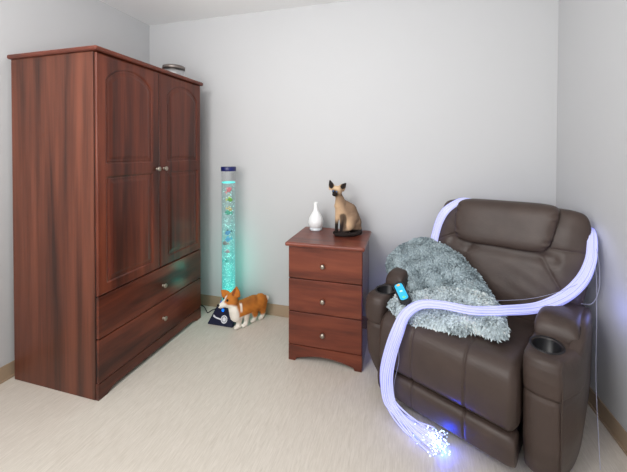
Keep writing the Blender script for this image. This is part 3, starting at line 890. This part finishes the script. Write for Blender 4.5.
# ------------------------------------------------------------------ shaggy throw over the left arm, back and seat
def chair_thing(name, label, cat):
    o = empty(name, CH, CA); tag(o, label, cat); return o
def poly_pillow(poly, normal, thick, step=.012, rim=.07):
    """inflate a flat outline (3D points) into a soft mound; returns verts (list), tris, outward normals"""
    P = np.array(poly, float); n_v = np.array(normal, float); n_v /= np.linalg.norm(n_v)
    c = P.mean(0); ex = np.cross([0, 0, 1.0], n_v); ex /= np.linalg.norm(ex); ey = np.cross(n_v, ex)
    Q = np.c_[(P-c)@ex, (P-c)@ey]
    Q = catmull(np.c_[np.vstack([Q, Q[:1]]), np.zeros(len(Q)+1)], 160)[:-1, :2]
    # distance to outline
    def dist(x):
        A = Q; B = np.roll(Q, -1, 0); d = B-A
        t_ = np.clip(((x[:, None]-A)*d).sum(-1)/((d*d).sum(-1)+1e-12), 0, 1)
        return np.linalg.norm(x[:, None]-(A+t_[..., None]*d), axis=-1).min(1)
    from mathutils.geometry import delaunay_2d_cdt
    def inside(x):
        A = Q; B = np.roll(Q, -1, 0)
        cond = (A[:, 1] > x[:, None, 1]) != (B[:, 1] > x[:, None, 1])
        xi = (B[:, 0]-A[:, 0])*(x[:, None, 1]-A[:, 1])/(B[:, 1]-A[:, 1]+1e-12)+A[:, 0]
        return (cond & (x[:, None, 0] < xi)).sum(1) % 2 == 1
    gx, gy = np.meshgrid(np.arange(Q[:, 0].min(), Q[:, 0].max(), step), np.arange(Q[:, 1].min(), Q[:, 1].max(), step))
    G = np.c_[gx.ravel(), gy.ravel()]; G = G[inside(G)]; G = G[dist(G) > step*.6]
    pts = [Vector(q) for q in np.vstack([Q, G])]
    nb = len(Q)
    vo, eo, fo, *_ = delaunay_2d_cdt(pts, [], [list(range(nb))], 1, 1e-5)
    X = np.array([(v.x, v.y) for v in vo]); d = dist(X); d[:nb] = 0
    hgt = thick*np.sqrt(np.clip(1-(1-np.clip(d/rim, 0, 1))**2, 0, 1))
    hgt += .006*np.sin(X[:, 0]*40+X[:, 1]*31)*np.clip(d/.03, 0, 1)
    top = c+X[:, :1]*ex+X[:, 1:]*ey+hgt[:, None]*n_v
    bot = c+X[:, :1]*ex+X[:, 1:]*ey-.3*hgt[:, None]*n_v-.002*n_v
    return top, bot, [tuple(f) for f in fo]

def make_throw():
    up = [(-.51, .321, .545), (-.505, .35, .600), (-.465, .381, .650), (-.398, .408, .705), (-.307, .427, .742), (-.209, .422, .732), (-.116, .41, .706), (-.030, .389, .663), (.038, .363, .611), (.086, .34, .565), (.118, .316, .52),
          (.056, .295, .478), (-.064, .278, .443), (-.195, .259, .42), (-.291, .24, .40), (-.335, .225, .40), (-.37, .235, .42), (-.41, .273, .445), (-.467, .299, .496)]
    lo = [(-.245, -.045, .464), (-.200, -.06, .462), (-.140, -.062, .462), (-.099, -.052, .464), (-.034, -.038, .470), (.029, -.024, .473), (.07, -.010, .476), (.114, .035, .488), (.170, .036, .489), (.215, .035, .486), (.227, .081, .497), (.20, .15, .515), (.148, .235, .535),
          (.069, .25, .552), (-.024, .237, .548), (-.114, .201, .534), (-.211, .11, .508), (-.285, .06, .49), (-.295, -.0, .47)]
    th = chair_thing('throw_blanket', 'shaggy pale grey throw blanket draped over the recliner arm and seat', 'blanket')
    allV, allF, cols = [], [], []
    tufts_p, tufts_n, tufts_k = [], [], []
    for poly, nrm, thk, rim, cnt, key in ((up, (-.05, -.9, .44), .085, .11, 15000, 0), (lo, (0, -.35, .94), .040, .06, 9000, 1)):
        top, bot, F = poly_pillow(poly, nrm, thk, .012, rim)
        b0 = len(allV); n = len(top)
        allV += top.tolist(); allV += bot.tolist()
        allF += [tuple(b0+i for i in f) for f in F]+[tuple(b0+n+i for i in reversed(f)) for f in F]
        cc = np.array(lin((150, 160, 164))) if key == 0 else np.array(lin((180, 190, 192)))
        cols += [cc]*(2*n)
        A, B, C = (np.array([top[f[k]] for f in F]) for k in range(3))
        nn = np.cross(B-A, C-A); ar = np.linalg.norm(nn, axis=1); nn /= ar[:, None]+1e-12
        if (nn@np.array(nrm)).mean() < 0: nn = -nn
        ix = rng.choice(len(F), cnt, p=ar/ar.sum()); r1 = np.sqrt(rng.random(cnt)); r2 = rng.random(cnt)
        pts = A[ix]*(1-r1)[:, None]+B[ix]*(r1*(1-r2))[:, None]+C[ix]*(r1*r2)[:, None]
        tufts_p.append(pts); tufts_n.append(nn[ix]); tufts_k += [key]*cnt
    # the paler hem along the right-hand edge of the upper layer
    hem = np.array(up[4:11])
    TP, TN = np.vstack(tufts_p), np.vstack(tufts_n)
    for p, nv, key in zip(TP, TN, tufts_k):
        # clumped curl directions
        q = p*38
        clump = np.array((math.sin(q[0]*1.7+2*math.sin(q[2])), math.sin(q[1]*2.1+q[2]*1.3), math.sin(q[2]*1.9-q[0])))
        dv = nv*.55+clump*.45+rng.normal(0, .28, 3)+np.array((0, -.05, -.30)); dv /= np.linalg.norm(dv)
        L_ = rng.uniform(.012, .022); w_ = rng.uniform(.0024, .0042)
        sd = np.cross(dv, nv+rng.normal(0, .3, 3)); sd /= np.linalg.norm(sd)+1e-9
        mid = p+dv*L_*.55+nv*.004; tip = p+dv*L_+np.array((0, 0, -.005))+rng.normal(0, .002, 3)
        b0 = len(allV)
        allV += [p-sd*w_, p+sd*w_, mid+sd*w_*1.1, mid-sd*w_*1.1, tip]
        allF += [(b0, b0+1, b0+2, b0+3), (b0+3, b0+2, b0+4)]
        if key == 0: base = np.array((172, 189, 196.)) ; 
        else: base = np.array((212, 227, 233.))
        base = base+18*math.sin(q[0]*.9+q[2]*1.2)*math.sin(q[2]*.8-q[1]) + rng.normal(0, 13)
        if key == 0:
            dh = np.linalg.norm(hem[:, None]-p, axis=-1).min()
            base = base+40*math.exp(-(dist_seg(p[None], hem[0], hem[3])[0]/.02)**2 if dh < .08 else -9)
        base = np.clip(base, 110, 248)
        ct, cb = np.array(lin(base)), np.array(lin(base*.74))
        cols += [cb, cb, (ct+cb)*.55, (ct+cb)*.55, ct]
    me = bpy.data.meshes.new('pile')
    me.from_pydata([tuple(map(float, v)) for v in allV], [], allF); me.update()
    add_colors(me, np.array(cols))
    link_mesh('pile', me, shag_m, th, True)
make_throw()

# ------------------------------------------------------------------ remote control on the left arm
def make_remote():
    rt = chair_thing('remote_control', 'black remote control with glowing cyan face hanging at the recliner arm', 'remote control')
    p0, p1 = np.array((-.300, .078, .568)), np.array((-.188, -.018, .523))
    Lv = p1-p0; ln = np.linalg.norm(Lv); Lv /= ln
    nv = np.array((.15, -.62, .75)); nv -= Lv*(nv@Lv); nv /= np.linalg.norm(nv); wv = np.cross(nv, Lv)
    M = Matrix(((wv[0], Lv[0], nv[0], 0), (wv[1], Lv[1], nv[1], 0), (wv[2], Lv[2], nv[2], 0), (0, 0, 0, 1)))
    M.translation = (p0+p1)/2
    def rounded(w_, l_, z0, z1, rc):
        pts = []
        for sx, sy, a0 in ((1, 1, 0), (-1, 1, 90), (-1, -1, 180), (1, -1, 270)):
            for k in range(6):
                a = R(a0+18*k); pts.append((sx*(w_-rc)+rc*math.cos(a), sy*(l_-rc)+rc*math.sin(a)))
        return [[(x*s, y*s, z) for x, y in pts] for s, z in ((.93, z0), (1, z0+(z1-z0)*.3), (1, z0+(z1-z0)*.7), (.95, z1))]
    def part(name, w_, l_, z0, z1, rc, mat, parent, off=(0, 0)):
        V, F = loft(np.array(rounded(w_, l_, z0, z1, rc))); V = [M @ Vector((v[0]+off[0], v[1]+off[1], v[2])) for v in V]
        return pyobj(name, V, F, mat, parent, smooth=False)
    b = part('housing', .030, ln/2, -.011, .011, .022, black, rt)
    s = part('keypad', .0215, ln/2-.020, .0105, .0135, .014, plain('lit_keypad', (40, 150, 190), .3, emit=(40, 170, 215), estr=.75), b)
    part('button', .009, .006, .0130, .0150, .004, plain('amber_button', (225, 170, 90), .4, emit=(230, 170, 90), estr=.5), s, (0, -.045))
    part('button', .007, .005, .0130, .0150, .004, plain('pale_button', (200, 240, 240), .4, emit=(190, 240, 240), estr=.6), s, (.0, .0))
    part('button', .007, .005, .0130, .0150, .004, plain('green_button', (120, 200, 110), .4, emit=(130, 210, 110), estr=.5), s, (0, .042))
    e = M @ Vector((0, ln/2-.004, -.002))
    tube('cord', [tuple(e), (e.x-.004, e.y-.012, e.z-.022), (e.x-.035, e.y+.0, e.z-.02), (e.x-.07, e.y+.03, e.z-.0), (-.30, .02, .515)], .0032, black, b, 30)
make_remote()

# ------------------------------------------------------------------ fibre-optic strands
def strand_mat(name, core, edge, s):
    m, nt, b = new_mat(name)
    lw = N(nt, 'ShaderNodeLayerWeight'); lw.inputs['Blend'].default_value = .45
    cr = N(nt, 'ShaderNodeValToRGB'); e = cr.color_ramp.elements
    e[0].position = .25; e[0].color = (*lin(core), 1); e[1].position = .95; e[1].color = (*lin(edge), 1)
    nt.links.new(lw.outputs['Facing'], cr.inputs['Fac'])
    nt.links.new(cr.outputs['Color'], b.inputs['Emission Color']); b.inputs['Emission Strength'].default_value = s
    b.inputs['Base Color'].default_value = (*lin((120, 120, 150)), 1); b.inputs['Roughness'].default_value = .25
    return m
def make_fibres():
    fb = chair_thing('fiber_optic_strands', 'glowing lavender fibre optic strand bundle draped over the recliner down to the floor', 'fibre optic lights')
    path = [(-.40, .60, .04), (-.40, .58, .35), (-.33, .50, .58), (-.277, .47, .685), (-.262, .48, .772), (-.244, .49, .850), (-.213, .505, .920), (-.168, .535, .968), (-.128, .57, .990), (-.07, .625, .975), (.02, .655, .93), (.14, .665, .89), (.32, .662, .86), (.43, .645, .86),
            (.462, .612, .90), (.472, .570, .890), (.477, .53, .850), (.475, .48, .777), (.449, .43, .694), (.391, .37, .619), (.302, .28, .570), (.206, .13, .576), (.149, .08, .571), (.091, .03, .572), (-.022, -.01, .572), (-.104, -.05, .558), (-.152, -.10, .512),
            (-.163, -.156, .445), (-.191, -.167, .345), (-.214, -.166, .235), (-.215, -.157, .135), (-.188, -.155, .07), (-.145, -.150, .036), (-.09, -.142, .028)]
    rad = [.020]*4+[.019]*3+[.016, .014]+[.014]*5+[.012, .016, .019, .021, .024, .023, .019, .017, .0165, .016, .016, .018, .021, .025, .025, .026, .026, .024, .022, .019]
    C = catmull(np.c_[np.array(path), np.array(rad)], 260); RR = C[:, 3]; C = C[:, :3]
    T, Nn, B = frames(C); n = len(C)
    m1 = strand_mat('lit_strand', (206, 209, 250), (75, 95, 238), .88)
    V, F = [], []; ends = []
    zmin = .004
    for k in range(64):
        rr = math.sqrt((k+.5)/64); a0 = k*2.39996
        tw = random.uniform(-1.2, 1.2); ph = random.random()*6.28
        s = np.linspace(0, 1, n)
        ang = a0+tw*s*2.2; rad_k = rr*RR*(1+.10*np.sin(s*23+ph))
        X = C+rad_k[:, None]*(np.cos(ang)[:, None]*Nn+np.sin(ang)[:, None]*B)
        # spread out on the floor at the far end
        end = np.array((random.gauss(.0, .030), random.gauss(-.125, .024), random.uniform(.005, .03)))
        wgt = smooth01((s-.955)/.045)
        X = X+wgt[:, None]*(end-X[-1])
        X[:, 2] = np.maximum(X[:, 2], .005)
        v, f = tube_data(X, .0040, 5, len(V)); V += v; F += f; ends.append(X[-1])
    o = pyobj('strand', V, F, m1, fb); tag(o, kind='stuff')
    # a few stray clear strands outside the bundle
    m2 = strand_mat('clear_strand', (215, 218, 235), (150, 160, 225), .25)
    for pts in ([(.488, .53, .86), (.505, .46, .78), (.510, .40, .69), (.490, .38, .62), (.45, .39, .60)],
                [(.488, .50, .80), (.500, .42, .70), (.505, .36, .55), (.508, .32, .30), (.53, .2, .03)],
                [(.46, .41, .70), (.36, .345, .635), (.25, .30, .585), (.10, .235, .55), (-.02, .15, .54)],
                [(-.165, -.06, .495), (-.160, -.150, .42), (-.158, -.150, .31), (-.185, -.148, .16), (-.15, -.15, .05)]):
        tube('stray_strand', pts, .0009, m2, fb, 50, 5)
    # bright ends
    bm = bmesh.new()
    for e in ends:
        for _ in range(3):
            q = Vector(e)+Vector((random.gauss(.004, .013), random.gauss(0, .011), abs(random.gauss(0, .006))))
            q.z = max(q.z, .004)
            bmesh.ops.create_icosphere(bm, subdivisions=1, radius=random.uniform(.0014, .0034), matrix=Matrix.Translation(q))
    o = obj('light_tip', bm, plain('light_tip', (255, 255, 255), .3, emit=(165, 200, 255), estr=4.5), fb, True); tag(o, kind='stuff')
    tag(o, label='bright blue white strand ends on the floor')
make_fibres()

# ------------------------------------------------------------------ lights
def light(name, kind, loc, energy, color, size=None, target=None, size_y=None):
    ld = bpy.data.lights.new(name, kind); ld.energy = energy; ld.color = color
    if kind == 'AREA':
        ld.size = size
        if size_y: ld.shape = 'RECTANGLE'; ld.size_y = size_y
    elif size is not None: ld.shadow_soft_size = size
    o = bpy.data.objects.new(name, ld); COL.objects.link(o); o.location = loc
    if target is not None:
        o.rotation_euler = (Vector(target)-Vector(loc)).to_track_quat('-Z', 'Y').to_euler()
    return o
light('ceiling_lamp', 'AREA', (-.95, -.25, 2.30), 24, (1, .985, .96), .45, (-.5, 1.7, .6), .45)
light('ceiling_fill', 'AREA', (-.5, -.2, 1.35), 28, (1, .99, .98), 1.2, (-.5, .5, 2.4), 1.0)  # added fill light aimed upward to brighten the ceiling, no real fixture
light('soft_fill', 'AREA', (-1.5, -.8, 1.6), 20, (1, .99, .98), 1.2, (.9, 1.5, 1.1), 1.2)
cr_, sr_ = math.cos(CA), math.sin(CA)
def cw(x, y, z): return (CH[0]+x*cr_-y*sr_, CH[1]+x*sr_+y*cr_, z)
for u_, d_ in ((-.07, -.128), (.035, -.135)): light('strand_end_glow', 'POINT', cw(u_, d_, .018), 1.1, (.0, .04, 1), .012)
light('strand_glow_right', 'POINT', cw(.515, .40, .60), .25, (.25, .3, 1), .04)
light('strand_glow_behind', 'POINT', cw(-.42, .45, .22), 2.2, (.10, .16, 1), .03)
for z_, e_ in ((.24, .42), (.38, .5), (.52, .32), (.68, .12)): light('tube_lamp', 'POINT', (TX, TY, z_), e_, (.0, 1, .72), .03)

wd = bpy.data.worlds.new('world'); SC.world = wd; wd.use_nodes = True
bg = wd.node_tree.nodes['Background']; bg.inputs['Color'].default_value = (1, .995, .985, 1); bg.inputs['Strength'].default_value = .92

SC.view_settings.view_transform = 'Standard'
SC.view_settings.look = 'None'
SC.view_settings.exposure = 0.0
SC.cycles.use_denoising = True
SC.cycles.max_bounces = 10
SC.cycles.transparent_max_bounces = 24
SC.cycles.caustics_reflective = False
SC.cycles.sample_clamp_indirect = 4.0
